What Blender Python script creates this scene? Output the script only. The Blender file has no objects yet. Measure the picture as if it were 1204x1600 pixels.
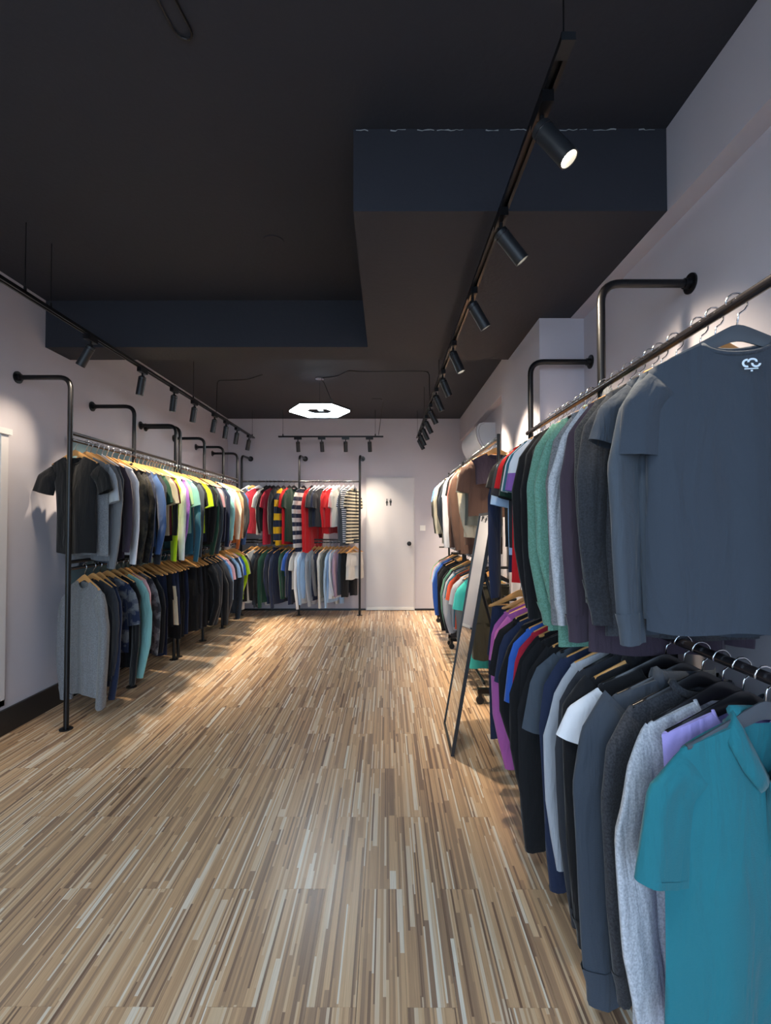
import bpy, bmesh, math, random
from mathutils import Vector, Matrix
random.seed(7)
PI = math.pi
SC = bpy.context.scene
COL = SC.collection

# ---------------------------------------------------------------- camera, light, exposure
cam = bpy.data.cameras.new('camera'); cam.sensor_fit = 'HORIZONTAL'; cam.sensor_width = 36
cam.lens = 740.0/1204.0*36; cam.clip_start = 0.05; cam.clip_end = 200
camo = bpy.data.objects.new('camera', cam); COL.objects.link(camo)
camo.location = (0, 0, 1.42)
camo.rotation_euler = (math.radians(90+1.16), 0, math.radians(0.15))
SC.camera = camo
SC.view_settings.view_transform = 'Standard'; SC.view_settings.look = 'None'
SC.view_settings.gamma = 1.0; SC.view_settings.use_curve_mapping = False
SC.view_settings.exposure = 1.15
SPOT_W = 85.0          # track spotlight power
HEX_E = 16.0            # emission of the hexagon pendant
SKY_E = 2.6
w = bpy.data.worlds.new('sky'); SC.world = w; w.use_nodes = True
nt = w.node_tree; nt.nodes.clear()
wo = nt.nodes.new('ShaderNodeOutputWorld'); bg = nt.nodes.new('ShaderNodeBackground')
bg.inputs['Color'].default_value = (0.56, 0.76, 1.0, 1); bg.inputs['Strength'].default_value = SKY_E
nt.links.new(bg.outputs[0], wo.inputs[0])

# ---------------------------------------------------------------- helpers
def lin(c):
    return tuple(((v/255)/12.92 if v/255 <= 0.04045 else ((v/255+0.055)/1.055)**2.4) for v in c)

class MB:
    def __init__(s): s.v = []; s.f = []
    def box(s, x0, x1, y0, y1, z0, z1, M=None):
        n = len(s.v)
        P = [(x0,y0,z0),(x1,y0,z0),(x1,y1,z0),(x0,y1,z0),(x0,y0,z1),(x1,y0,z1),(x1,y1,z1),(x0,y1,z1)]
        s.v += [tuple(M @ Vector(p)) for p in P] if M else P
        s.f += [tuple(n+i for i in q) for q in ((0,3,2,1),(4,5,6,7),(0,1,5,4),(1,2,6,5),(2,3,7,6),(3,0,4,7))]
        return s
    def tube(s, pts, r, n=10, cap=True, rr=None):
        pts = [Vector(p) for p in pts]; b = len(s.v); prev = None
        for i, p in enumerate(pts):
            a = pts[max(i-1,0)]; c = pts[min(i+1,len(pts)-1)]
            t = (c-a).normalized()
            if prev is None:
                u = t.orthogonal().normalized()
            else:
                u = (prev - t*prev.dot(t)).normalized()
            prev = u; w_ = t.cross(u)
            R = rr[i] if rr else r
            for k in range(n):
                an = 2*PI*k/n
                s.v.append(tuple(p + u*(R*math.cos(an)) + w_*(R*math.sin(an))))
        m = len(pts)
        for i in range(m-1):
            for k in range(n):
                k2 = (k+1)%n
                s.f.append((b+i*n+k, b+i*n+k2, b+(i+1)*n+k2, b+(i+1)*n+k))
        if cap:
            s.f.append(tuple(b+k for k in reversed(range(n)))); s.f.append(tuple(b+(m-1)*n+k for k in range(n)))
        return s
    def disc(s, c, axis, r, h, n=20):
        c = Vector(c); a = Vector(axis).normalized()
        return s.tube([c, c+a*h], r, n)
    def prism(s, outline, y0, y1):       # outline in (x, z), extruded along y
        b = len(s.v); n = len(outline)
        s.v += [(x, y0, z) for x, z in outline] + [(x, y1, z) for x, z in outline]
        s.f.append(tuple(b+i for i in range(n))); s.f.append(tuple(b+n+i for i in reversed(range(n))))
        for i in range(n):
            j = (i+1) % n
            s.f.append((b+i, b+n+i, b+n+j, b+j))
        return s
    def mesh(s, name, mat, smooth=False, angle=None):
        me = bpy.data.meshes.new(name); me.from_pydata(s.v, [], s.f)
        bm = bmesh.new(); bm.from_mesh(me); bmesh.ops.recalc_face_normals(bm, faces=bm.faces); bm.to_mesh(me); bm.free()
        if mat: me.materials.append(mat)
        if smooth:
            me.polygons.foreach_set('use_smooth', [True]*len(me.polygons))
            if angle:
                try: me.set_sharp_from_angle(angle=math.radians(angle))
                except Exception: pass
        me.update()
        return me
    def build(s, name, mat, parent=None, smooth=False, angle=None):
        return link(name, s.mesh(name, mat, smooth, angle), parent)

def link(name, me, parent=None):
    o = bpy.data.objects.new(name, me); COL.objects.link(o)
    if parent is not None: o.parent = parent
    return o
def tag(o, label=None, cat=None, group=None, kind=None):
    if label: o['label'] = label
    if cat: o['category'] = cat
    if group: o['group'] = group
    if kind: o['kind'] = kind
    return o
def empty(name, loc=(0,0,0), rz=0):
    o = bpy.data.objects.new(name, None); COL.objects.link(o); o.location = loc; o.rotation_euler = (0,0,rz)
    o.empty_display_size = 0.1
    return o
def copy_tree(o, parent=None):
    c = o.copy(); COL.objects.link(c)
    if parent is not None: c.parent = parent
    for ch in list(o.children): copy_tree(ch, c)
    return c
def bend(pts, r, n=6):                  # rounds the inner corners of a polyline
    out = [Vector(pts[0])]
    for i in range(1, len(pts)-1):
        a, b, c = Vector(pts[i-1]), Vector(pts[i]), Vector(pts[i+1])
        p = b + (a-b).normalized()*r; q = b + (c-b).normalized()*r
        for k in range(n+1):
            t = k/n
            out.append(p*(1-t)**2 + b*2*t*(1-t) + q*t*t)
    out.append(Vector(pts[-1]))
    return out

# ---------------------------------------------------------------- materials
def new_mat(name):
    m = bpy.data.materials.new(name); m.use_nodes = True
    return m, m.node_tree, m.node_tree.nodes['Principled BSDF']
def paint(name, rgb, rough=0.6, metal=0.0, bump=0.0, scale=40, var=0.0, coord='Object'):
    m, nt, p = new_mat(name); c = lin(rgb)
    p.inputs['Base Color'].default_value = (*c, 1); p.inputs['Roughness'].default_value = rough
    p.inputs['Metallic'].default_value = metal
    if bump or var:
        tc = nt.nodes.new('ShaderNodeTexCoord'); nz = nt.nodes.new('ShaderNodeTexNoise')
        nz.inputs['Scale'].default_value = scale; nz.inputs['Detail'].default_value = 5
        nt.links.new(tc.outputs[coord], nz.inputs['Vector'])
        if bump:
            b = nt.nodes.new('ShaderNodeBump'); b.inputs['Strength'].default_value = bump; b.inputs['Distance'].default_value = 0.004
            nt.links.new(nz.outputs['Fac'], b.inputs['Height']); nt.links.new(b.outputs[0], p.inputs['Normal'])
        if var:
            n2 = nt.nodes.new('ShaderNodeTexNoise'); n2.inputs['Scale'].default_value = scale*0.05; n2.inputs['Detail'].default_value = 6
            nt.links.new(tc.outputs[coord], n2.inputs['Vector'])
            mx = nt.nodes.new('ShaderNodeMix'); mx.data_type = 'RGBA'
            mx.inputs[6].default_value = (*[v*(1-var) for v in c], 1); mx.inputs[7].default_value = (*[min(1, v*(1+var)) for v in c], 1)
            nt.links.new(n2.outputs['Fac'], mx.inputs[0]); nt.links.new(mx.outputs[2], p.inputs['Base Color'])
    return m
M = {}
M['wall'] = paint('wall_paint', (188,183,191), 0.75, bump=0.12, scale=60, var=0.05)
M['wall_white'] = paint('door_paint', (205,201,203), 0.5, bump=0.05, scale=30)
M['ceiling'] = paint('ceiling_paint', (39,41,50), 0.8, bump=0.35, scale=45, var=0.12)
M['plaster_chip'] = paint('chipped_plaster', (150,155,160), 0.9)
M['skirting'] = paint('black_skirting', (22,23,26), 0.35, bump=0.05, scale=30, var=0.2)
M['black_metal'] = paint('black_metal', (20,20,23), 0.32, 0.3)
M['matte_black'] = paint('matte_black', (24,27,32), 0.45)
M['rail_steel'] = paint('rail_steel', (40,38,42), 0.25, 0.3)
M['chrome'] = paint('chrome', (205,208,214), 0.18, 1.0)
M['hanger_wood'] = paint('hanger_wood', (205,150,88), 0.4, bump=0.05, scale=30, var=0.15)
M['hanger_dark'] = paint('hanger_dark', (24,23,26), 0.3)
M['hanger_grey'] = paint('hanger_grey', (70,76,84), 0.35)
M['hanger_white'] = paint('hanger_clear', (190,195,205), 0.2)
M['teal_panel'] = paint('teal_panel', (112,138,144), 0.45)
M['ac_white'] = paint('ac_plastic', (212,216,222), 0.35)
M['ac_dark'] = paint('ac_vent', (60,62,66), 0.5)
M['plastic_white'] = paint('plastic_white', (232,230,226), 0.3)
M['print_black'] = paint('print_black', (25,25,25), 0.5)
M['print_white'] = paint('print_white', (215,232,245), 0.5)
M['pearl'] = paint('pearl_button', (225,235,240), 0.25)
M['paving'] = paint('paving', (140,138,135), 0.9, var=0.2)
M['rubber'] = paint('caster_rubber', (15,15,16), 0.6)
m, nt, p = new_mat('mirror_glass'); p.inputs['Base Color'].default_value = (.86,.88,.86,1); p.inputs['Metallic'].default_value = 1; p.inputs['Roughness'].default_value = 0.02; M['mirror'] = m
m, nt, p = new_mat('green_glass'); p.inputs['Base Color'].default_value = (.62,.76,.62,1); p.inputs['Roughness'].default_value = 0.15; M['green_glass'] = m
def emit(name, rgb, e):
    m, nt, p = new_mat(name); p.inputs['Base Color'].default_value = (0.8,0.8,0.8,1)
    p.inputs['Emission Color'].default_value = (*rgb, 1); p.inputs['Emission Strength'].default_value = e
    return m
M['lens'] = emit('lamp_lens', (1.0,.88,.68), 14.0)
M['hex'] = emit('hexagon_diffuser', (.80,.92,1.0), HEX_E)

def floor_mat():
    m, nt, p = new_mat('strip_wood_planks'); N = nt.nodes; L = nt.links
    def mth(op, a, b=None, c=None):
        n = N.new('ShaderNodeMath'); n.operation = op
        for i, x in enumerate((a, b, c)):
            if x is None: continue
            if isinstance(x, (int, float)): n.inputs[i].default_value = x
            else: L.new(x, n.inputs[i])
        return n.outputs[0]
    tc = N.new('ShaderNodeTexCoord'); oi = N.new('ShaderNodeObjectInfo')
    sx = N.new('ShaderNodeSeparateXYZ'); L.new(tc.outputs['Object'], sx.inputs[0])
    seed = mth('MULTIPLY', oi.outputs['Random'], 57.0)
    # strips of uneven width: bend x with a noise that only depends on x
    cx = N.new('ShaderNodeCombineXYZ'); L.new(mth('ADD', mth('MULTIPLY', sx.outputs[0], 26.0), seed), cx.inputs[0])
    nz = N.new('ShaderNodeTexNoise'); nz.noise_dimensions = '3D'; nz.inputs['Scale'].default_value = 1.0; nz.inputs['Detail'].default_value = 1
    L.new(cx.outputs[0], nz.inputs['Vector'])
    xw = mth('ADD', sx.outputs[0], mth('MULTIPLY', nz.outputs['Fac'], 0.05))
    row = mth('FLOOR', mth('MULTIPLY', xw, 120.0))
    wn1 = N.new('ShaderNodeTexWhiteNoise'); wn1.noise_dimensions = '2D'
    c1 = N.new('ShaderNodeCombineXYZ'); L.new(row, c1.inputs[0]); L.new(seed, c1.inputs[1]); L.new(c1.outputs[0], wn1.inputs['Vector'])
    s1 = N.new('ShaderNodeSeparateColor'); L.new(wn1.outputs['Color'], s1.inputs[0])
    ln = mth('ADD', mth('MULTIPLY', s1.outputs[0], 2.4), .9)
    col = mth('FLOOR', mth('ADD', mth('MULTIPLY', sx.outputs[1], ln), mth('MULTIPLY', s1.outputs[1], 9.0)))
    wn2 = N.new('ShaderNodeTexWhiteNoise'); wn2.noise_dimensions = '3D'
    c2 = N.new('ShaderNodeCombineXYZ'); L.new(row, c2.inputs[0]); L.new(col, c2.inputs[1]); L.new(seed, c2.inputs[2]); L.new(c2.outputs[0], wn2.inputs['Vector'])
    rp = N.new('ShaderNodeValToRGB'); e = rp.color_ramp; e.interpolation = 'LINEAR'
    stops = [(0.0,(126,98,80)),(0.10,(154,125,103)),(0.28,(183,149,117)),(0.50,(200,163,126)),(0.70,(211,175,137)),(0.82,(217,188,153)),(0.92,(226,207,183)),(1.0,(237,228,212))]
    e.elements[0].position = 0; e.elements[0].color = (*lin(stops[0][1]), 1)
    e.elements[1].position = 1; e.elements[1].color = (*lin(stops[-1][1]), 1)
    for q, cc in stops[1:-1]:
        k = e.elements.new(q); k.color = (*lin(cc), 1)
    L.new(wn2.outputs['Value'], rp.inputs[0])
    # grain
    mp = N.new('ShaderNodeMapping'); mp.inputs['Scale'].default_value = (260, 7, 1); L.new(tc.outputs['Object'], mp.inputs[0])
    gn = N.new('ShaderNodeTexNoise'); gn.inputs['Scale'].default_value = 1; gn.inputs['Detail'].default_value = 4; L.new(mp.outputs[0], gn.inputs['Vector'])
    mx = N.new('ShaderNodeMix'); mx.data_type = 'RGBA'; mx.blend_type = 'MULTIPLY'; mx.inputs[0].default_value = 0.55
    g2 = N.new('ShaderNodeMapRange'); L.new(gn.outputs['Fac'], g2.inputs[0]); g2.inputs[1].default_value = .3; g2.inputs[2].default_value = .7; g2.inputs[3].default_value = .72; g2.inputs[4].default_value = 1.12
    L.new(rp.outputs[0], mx.inputs[6]); L.new(g2.outputs[0], mx.inputs[7]); L.new(mx.outputs[2], p.inputs['Base Color'])
    rr = N.new('ShaderNodeMapRange'); L.new(gn.outputs['Fac'], rr.inputs[0]); rr.inputs[3].default_value = .24; rr.inputs[4].default_value = .42
    L.new(rr.outputs[0], p.inputs['Roughness'])
    b = N.new('ShaderNodeBump'); b.inputs['Strength'].default_value = 0.25; b.inputs['Distance'].default_value = 0.0015
    L.new(gn.outputs['Fac'], b.inputs['Height']); L.new(b.outputs[0], p.inputs['Normal'])
    return m
M['floor'] = floor_mat()
M['subfloor'] = paint('subfloor', (150,122,96), 0.6)

RGB = dict(black=(18,19,23), charcoal=(45,47,53), grey=(108,110,114), lightgrey=(168,172,180), white=(222,224,230), offwhite=(208,205,200),
    cream=(214,202,176), navy=(30,40,66), slate=(53,61,72), blue=(50,84,150), royal=(46,92,180), skyblue=(120,165,215), paleblue=(170,200,232),
    teal=(30,108,120), tealblue=(50,104,122), mint=(128,178,176), sage=(96,142,122), green=(34,72,58), darkgreen=(26,52,42), olive=(62,60,50), camo=(52,50,42),
    lime=(190,226,30), yellow=(226,176,24), orange=(198,104,44), rust=(200,80,50), red=(198,26,34), crimson=(160,30,52), maroon=(110,44,50), pink=(224,170,176),
    dustypink=(178,138,134), rose=(176,110,104), magenta=(168,90,158), purple=(138,94,170), lavender=(168,156,220), plum=(58,48,60), mauve=(160,136,158),
    brown=(94,70,60), tan=(168,136,104), stone=(96,98,92), gunmetal=(66,74,84), turquoise=(70,190,180), palegreen=(150,190,140), denim=(64,92,140))
_cloth = {}
def cloth(c, kind='plain', c2=None, per=0.05):
    key = (c, kind, c2, per)
    if key in _cloth: return _cloth[key]
    m, nt, p = new_mat('cloth_%s_%s' % (c, kind)); N = nt.nodes; L = nt.links
    a = lin(RGB[c]); p.inputs['Roughness'].default_value = 0.85
    p.inputs['Sheen Weight'].default_value = 0.15; p.inputs['Specular IOR Level'].default_value = 0.25
    tc = N.new('ShaderNodeTexCoord'); nz = N.new('ShaderNodeTexNoise')
    nz.inputs['Scale'].default_value = 1; nz.inputs['Detail'].default_value = 3; nz.inputs['Roughness'].default_value = .5; nz.inputs['Distortion'].default_value = .6
    mp = N.new('ShaderNodeMapping'); mp.inputs['Scale'].default_value = (15, 15, 3.4); L.new(tc.outputs['Object'], mp.inputs[0]); L.new(mp.outputs[0], nz.inputs['Vector'])
    oi = N.new('ShaderNodeObjectInfo'); cv_ = N.new('ShaderNodeCombineXYZ'); L.new(oi.outputs['Random'], cv_.inputs[0]); sc_ = N.new('ShaderNodeVectorMath'); sc_.operation = 'SCALE'; sc_.inputs['Scale'].default_value = 40; L.new(cv_.outputs[0], sc_.inputs[0]); L.new(sc_.outputs[0], mp.inputs['Location'])
    b = N.new('ShaderNodeBump'); b.inputs['Strength'].default_value = 0.8; b.inputs['Distance'].default_value = 0.022
    wv = N.new('ShaderNodeTexNoise'); wv.inputs['Scale'].default_value = 260; wv.inputs['Detail'].default_value = 2; L.new(tc.outputs['Object'], wv.inputs['Vector'])
    b2_ = N.new('ShaderNodeBump'); b2_.inputs['Strength'].default_value = 0.25; b2_.inputs['Distance'].default_value = 0.002
    L.new(nz.outputs['Fac'], b.inputs['Height']); L.new(wv.outputs['Fac'], b2_.inputs['Height']); L.new(b.outputs[0], b2_.inputs['Normal']); L.new(b2_.outputs[0], p.inputs['Normal'])
    if kind == 'plain':
        p.inputs['Base Color'].default_value = (*a, 1)
    else:
        rp = N.new('ShaderNodeValToRGB'); e = rp.color_ramp
        if kind in ('heather', 'camo'):
            n2 = N.new('ShaderNodeTexNoise')
            L.new(tc.outputs['Object'], n2.inputs['Vector'])
            if kind == 'heather':
                n2.inputs['Scale'].default_value = 190; n2.inputs['Detail'].default_value = 3; lo, hi = (.36, .64)
                b2 = tuple(.72*x+.28*y for x, y in zip(a, lin(RGB[c2]))) if c2 else tuple(min(1, v*1.35+.012) for v in a); a2 = tuple(v*.82 for v in a)
                e.elements[0].position = lo; e.elements[1].position = hi; e.elements[0].color = (*a2, 1); e.elements[1].color = (*b2, 1)
            else:
                n2.inputs['Scale'].default_value = 13; n2.inputs['Detail'].default_value = 2; e.interpolation = 'CONSTANT'
                b2 = lin(RGB[c2 or 'grey'])
                e.elements[0].position = 0; e.elements[0].color = (*a, 1); e.elements[1].position = .56; e.elements[1].color = (*b2, 1)
                k = e.elements.new(.48); k.color = (*[(x+y)/2 for x, y in zip(a, b2)], 1)
            L.new(n2.outputs['Fac'], rp.inputs[0])
        elif kind == 'stripe':
            s = N.new('ShaderNodeSeparateXYZ'); L.new(tc.outputs['Object'], s.inputs[0])
            f = N.new('ShaderNodeMath'); f.operation = 'DIVIDE'; L.new(s.outputs[2], f.inputs[0]); f.inputs[1].default_value = per
            g = N.new('ShaderNodeMath'); g.operation = 'FRACT'; L.new(f.outputs[0], g.inputs[0]); L.new(g.outputs[0], rp.inputs[0])
            e.interpolation = 'CONSTANT'; e.elements[0].position = 0; e.elements[0].color = (*a, 1)
            e.elements[1].position = .5; e.elements[1].color = (*lin(RGB[c2]), 1)
        elif kind == 'block':      # colour-blocked: c above z=-per, c2 below
            s = N.new('ShaderNodeSeparateXYZ'); L.new(tc.outputs['Object'], s.inputs[0])
            g = N.new('ShaderNodeMath'); g.operation = 'ADD'; L.new(s.outputs[2], g.inputs[0]); g.inputs[1].default_value = 1.0; L.new(g.outputs[0], rp.inputs[0])
            e.interpolation = 'CONSTANT'; e.elements[0].position = 0; e.elements[0].color = (*lin(RGB[c2]), 1)
            e.elements[1].position = 1-per; e.elements[1].color = (*a, 1)
        L.new(rp.outputs[0], p.inputs['Base Color'])
    _cloth[key] = m
    return m

# ---------------------------------------------------------------- the room
XL, XR, XB, YB, ZC, ZD = -2.56, 1.265, 1.18, 7.61, 3.08, 2.727   # walls left / right, upper beam face, back wall, ceiling, dropped soffit
YF = -1.7
def struct(name, mb, mat, parent=None, smooth=False):
    o = mb.build(name, mat, parent, smooth)
    if parent is None: o['kind'] = 'structure'
    return o
fl = struct('floor', MB().box(XL-.1, XR+.1, YF, YB+.1, -.12, -.006), M['subfloor'])
PW, PL = 0.1475, 0.893
pm = MB().box(-PW/2+.0004, PW/2-.0004, -PL/2+.0004, PL/2-.0004, -.006, 0).mesh('plank', M['floor'])
cut = {}
ncol = int((XR-XL)/PW)+1
for i in range(ncol+1):
    x = -.0148 + (i-18)*PW
    if x-PW/2 > XR or x+PW/2 < XL: continue
    yc = 1.86 - PL/2 - PL + (PL/2 if i % 2 else 0)
    while yc - PL/2 < YB:
        y1 = min(yc+PL/2, YB-.001); x0, x1 = max(x-PW/2, XL+.001), min(x+PW/2, XR-.001)
        if y1 < yc+PL/2-.01 or x1-x0 < PW-.01:
            if y1-(yc-PL/2) > .02 and x1-x0 > .01:
                o = MB().box(x0-x+.0004, x1-x-.0004, -PL/2+.0004, y1-yc-.0004, -.006, 0).build('plank', M['floor'], fl); o.location = (x, yc, 0)
        else:
            o = link('plank', pm, fl); o.location = (x, yc, 0)
        yc += PL
ystart = 1.86-1.5*PL
o = MB().box(XL, XR, YF, ystart-PL/2+PL/2, -.006, -.001).build('plank_field', M['floor'], fl); o['kind'] = 'stuff'
tag(struct('trim_5', MB().box(-8, 8, -14, YF, -.14, -.02), M['paving']), 'grey paving outside the open shop front')

struct('ceiling', MB().box(XL-.1, XR+.1, YF, YB+.1, ZC, ZC+.1), M['ceiling'])
# the dropped soffit: a deep box over the right half, running into a cross beam
soff = MB()
soff.box(-.141, XB, 1.97, 3.80, ZD, ZC).box(XL, -.141, 3.52, 3.80, ZD, ZC)
so = struct('trim_1', soff, M['ceiling']); so['label'] = 'dark dropped ceiling box with cross beam'
# chipped paint edge along the top of the soffit face
ch = MB(); x = -.13; r = random.Random(3)
while x < 1.15:
    n_ = r.randint(3, 9); pts = []; rr = []
    for k in range(n_):
        pts.append((x, 1.9685, ZC-.006+r.uniform(-.004,.003))); rr.append(r.uniform(.0006,.0030)); x += r.uniform(.006,.022)
        if x > 1.15: break
    if len(pts) > 1: ch.tube(pts, .001, 5, rr=rr)
    x += r.choice([0, 0, .01, .03, .08])
co = ch.build('chipped_plaster', M['plaster_chip'], so); co['kind'] = 'stuff'

struct('wall_left', MB().box(XL-.15, XL, YF, YB+.1, -.1, ZC+.05), M['wall'])
struct('wall_right', MB().box(XR, XR+.2, YF, YB+.1, -.1, ZC+.05), M['wall'])
tag(struct('trim_2', MB().box(XB, XR, YF, YB, ZD-.003, ZC), M['wall']), 'pale beam running along the top of the right wall')
tag(struct('trim_3', MB().box(.98, XR, 3.02, 4.03, 0, ZC), M['wall']), 'pale square column on the right wall')
struct('wall_back', MB().box(XL-.1, XR+.2, YB, YB+.15, -.1, ZC+.05), M['wall'])
wf = MB().box(XL-.1, XR+.2, YF-.15, YF, 2.62, ZC+.05).box(XL-.1, XL+.25, YF-.15, YF, -.1, 2.62).box(XR-.2, XR+.2, YF-.15, YF, -.1, 2.62)
struct('wall_front', wf, M['wall'])
struct('baseboard_left', MB().box(XL, XL+.018, YF, YB, 0, .165), M['skirting'])
struct('baseboard_right', MB().box(XR-.018, XR, YF, 3.02, 0, .165).box(.962, .98, 3.0, 4.05, 0, .165).box(XR-.018, XR, 4.03, YB, 0, .165).box(.98, XR, 3.002, 3.02, 0, .165), M['skirting'])
struct('baseboard_back', MB().box(XL, -.335, YB-.012, YB, 0, .03).box(.445, XR, YB-.012, YB, 0, .03), M['skirting'])

# restroom door flush in the back wall
dr = MB().box(-.319, .432, YB-.022, YB+.0, .012, 2.12).build('door_1', M['wall_white']); dr['kind'] = 'structure'
dr['label'] = 'flush pale restroom door in the back wall'
fr = MB().box(-.333, -.321, YB-.016, YB, 0, 2.132).box(.434, .446, YB-.016, YB, 0, 2.132).box(-.333, .446, YB-.016, YB, 2.122, 2.134)
fr.build('door_frame', M['wall_white'], dr)
MB().box(-.319, .432, YB-.03, YB-.0222, .012, .055).build('kick_strip', M['plastic_white'], dr)
MB().box(-.333, .446, YB-.0225, YB-.0165, 2.1205, 2.1215).build('top_gap', M['skirting'], dr)
kb = MB(); kb.disc((.357, YB-.022, 1.07), (0,-1,0), .03, .008).tube([(.357,YB-.03,1.07),(.357,YB-.05,1.07),(.357,YB-.058,1.07),(.357,YB-.075,1.07),(.357,YB-.085,1.07)], .01, 16, rr=[.013,.013,.032,.036,.022])
kb.build('door_knob', M['matte_black'], dr, True)
def person_sign(cx, female):
    b = MB(); y0, y1 = YB-.0245, YB-.0222; cz = 1.42+30/97.2
    b.tube([(cx, y1, cz+.047), (cx, y0, cz+.047)], .0105, 14)
    if female: out = [(-.008,.033),(.008,.033),(.021,-.012),(.012,-.012),(.009,-.055),(-.009,-.055),(-.012,-.012),(-.021,-.012)]
    else: out = [(-.018,.033),(.018,.033),(.018,-.008),(.012,-.008),(.010,-.055),(.001,-.055),(0,-.012),(-.001,-.055),(-.010,-.055),(-.012,-.008),(-.018,-.008)]
    b.prism([(cx+x, cz+z) for x, z in out], y0, y1)
    return b
sg = empty('restroom_sign', (.03, YB-.023, 1.72)); tag(sg, 'small black man and woman restroom symbols on the back door', 'sign')
for nm, cx, fm in (('woman_symbol', .003, True), ('man_symbol', .062, False)):
    o = person_sign(cx, fm).build(nm, M['print_black']); o.parent = sg; o.matrix_parent_inverse = Matrix.Translation(sg.location).inverted()
o = MB().box(.0315, .0335, YB-.0245, YB-.0222, 1.665, 1.785).build('divider_line', M['print_black']); o.parent = sg; o.matrix_parent_inverse = Matrix.Translation(sg.location).inverted()
sw = empty('light_switch', (.577, YB, 1.317)); tag(sw, 'white square light switch on the back wall right of the door', 'switch')
MB().box(-.043,.043,-.009,0,-.043,.043).build('face_plate', M['plastic_white'], sw)
MB().box(-.03,.03,-.013,-.009,-.028,.028).build('rocker', M['plastic_white'], sw)

# glazed cabinet / side door at the far left edge
gd = empty('window_1', (XL, 2.6, 0)); gd['kind'] = 'structure'; gd['label'] = 'white framed green glass side panel at the left edge'
MB().box(0,.025,-.75,.56,.20,.24).box(0,.025,.50,.56,.2,2.0).box(0,.035,-.75,-.69,.2,2.06).build('window_frame', M['wall_white'], gd)
MB().box(0,.012,-.69,.50,.24,2.0).build('pane', M['green_glass'], gd)
MB().box(0,.04,-.78,.575,2.0,2.04).build('head_trim', M['wall_white'], gd)

# teal board behind the left rails
pn = empty('back_panel', (XL, 3.78, 0)); tag(pn, 'pale teal board in a thin black frame behind the left rails', 'panel')
MB().box(.0185,.03,0,3.5,.07,2.075).build('board', M['teal_panel'], pn)
MB().box(.0185,.038,0,3.5,.05,.072).box(.0185,.038,0,3.5,2.075,2.09).box(.0185,.038,3.5,3.515,.05,2.09).build('board_frame', M['black_metal'], pn)

# air conditioner
ac = empty('air_conditioner', (XR, 5.5, 2.25)); tag(ac, 'white split air conditioner high on the right wall beyond the column', 'air conditioner')
prof = [(0,0)] + [(-.10-.125*math.sin(PI*.5*t/8)**.9, .325*(t/8)**1.35*0.72) for t in range(1,9)] + [(-.215,.28),(-.19,.315),(-.15,.325),(0,.325)]
b = MB(); n = len(prof); b.v = [(x,0,z) for x,z in prof]+[(x,1.05,z) for x,z in prof]
b.f = [tuple(range(n)), tuple(reversed(range(n,2*n)))] + [(i,(i+1)%n,n+(i+1)%n,n+i) for i in range(n)]
b.build('casing', M['ac_white'], ac, True, 40)
seam = MB().tube([(x*1.0-.0005,-.001,z) for x,z in prof[1:-1]], .0022, 6, cap=True)
seam2 = MB().tube([(x*.86,-.001,.02+z*.9) for x,z in prof[1:-1]], .0015, 6)
seam.build('edge_seam', M['ac_dark'], ac)
seam2.build('side_seam', M['ac_dark'], ac)
MB().box(-.17,-.12,.06,.99,-.004,.008).build('air_vent', M['ac_dark'], ac)

# ---------------------------------------------------------------- track lights
def track(name, p0, p1, label, wires):
    p0 = Vector(p0); p1 = Vector(p1); L_ = (p1-p0).length; ang = math.atan2(p1.y-p0.y, p1.x-p0.x)
    t = empty(name, p0, ang); tag(t, label, 'light track')
    b = MB().box(0, L_, -.0175, -.006, 0, .02).box(0, L_, .006, .0175, 0, .02).box(0, L_, -.0175, .0175, .014, .02)
    b.build('track_bar', M['black_metal'], t)
    MB().box(-.006, .0, -.0185, .0185, -.001, .021).box(0, .05, -.0176, .0176, -.001, .0).build('end_cap', M['matte_black'], t)
    for d in wires:
        MB().tube([(d,0,.02),(d,0,ZC-p0.z-.001)], .0025, 6).build('suspension_wire', M['black_metal'], t)
        MB().disc((d,0,.02),(0,0,1),.008,.03,10).build('wire_gripper', M['black_metal'], t)
    return t
track('lighting_track', (.472,1.21,2.67), (.46,7.1,2.67), 'long black lighting track hanging over the right side', [.03,2.0,3.0,4.6,5.85])
track('lighting_track', (-2.0,.4,2.67), (-2.0,7.1,2.67), 'long black lighting track hanging over the left rails', [2.19,2.39,4.47,6.62])
track('lighting_track', (-1.60,7.0,2.67), (-.05,7.0,2.67), 'short black lighting track hanging before the back wall', [.06,1.43])

def lathe(pts, n=20):
    b = MB()
    for r_, z in pts:
        for k in range(n): b.v.append((max(r_,1e-4)*math.cos(2*PI*k/n), max(r_,1e-4)*math.sin(2*PI*k/n), z))
    for i in range(len(pts)-1):
        for k in range(n): b.f.append((i*n+k, i*n+(k+1)%n, (i+1)*n+(k+1)%n, (i+1)*n+k))
    return b
head_mesh = lathe([(0,.002),(.02,.002),(.026,0),(.0295,-.004),(.0295,-.150),(.028,-.152),(.0255,-.150),(.024,-.135)], 24).mesh('spot_head', M['matte_black'], True, 35)
lens_mesh = lathe([(0,-.134),(.012,-.1345),(.0245,-.136)], 20).mesh('lens', M['lens'], True)
ring_mesh = lathe([(.030,-.02),(.0305,-.021),(.0305,-.024),(.030,-.025)], 20).mesh('trim_ring', M['rail_steel'], True)
adp_mesh = MB().box(-.055,.055,-.017,.017,-.034,0).mesh('track_adapter', M['black_metal'])
stem_mesh = MB().tube([(0,0,-.034),(0,0,-.062)], .008, 10).box(-.007,.007,-.016,.016,-.085,-.055).mesh('stem', M['black_metal'])
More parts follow.
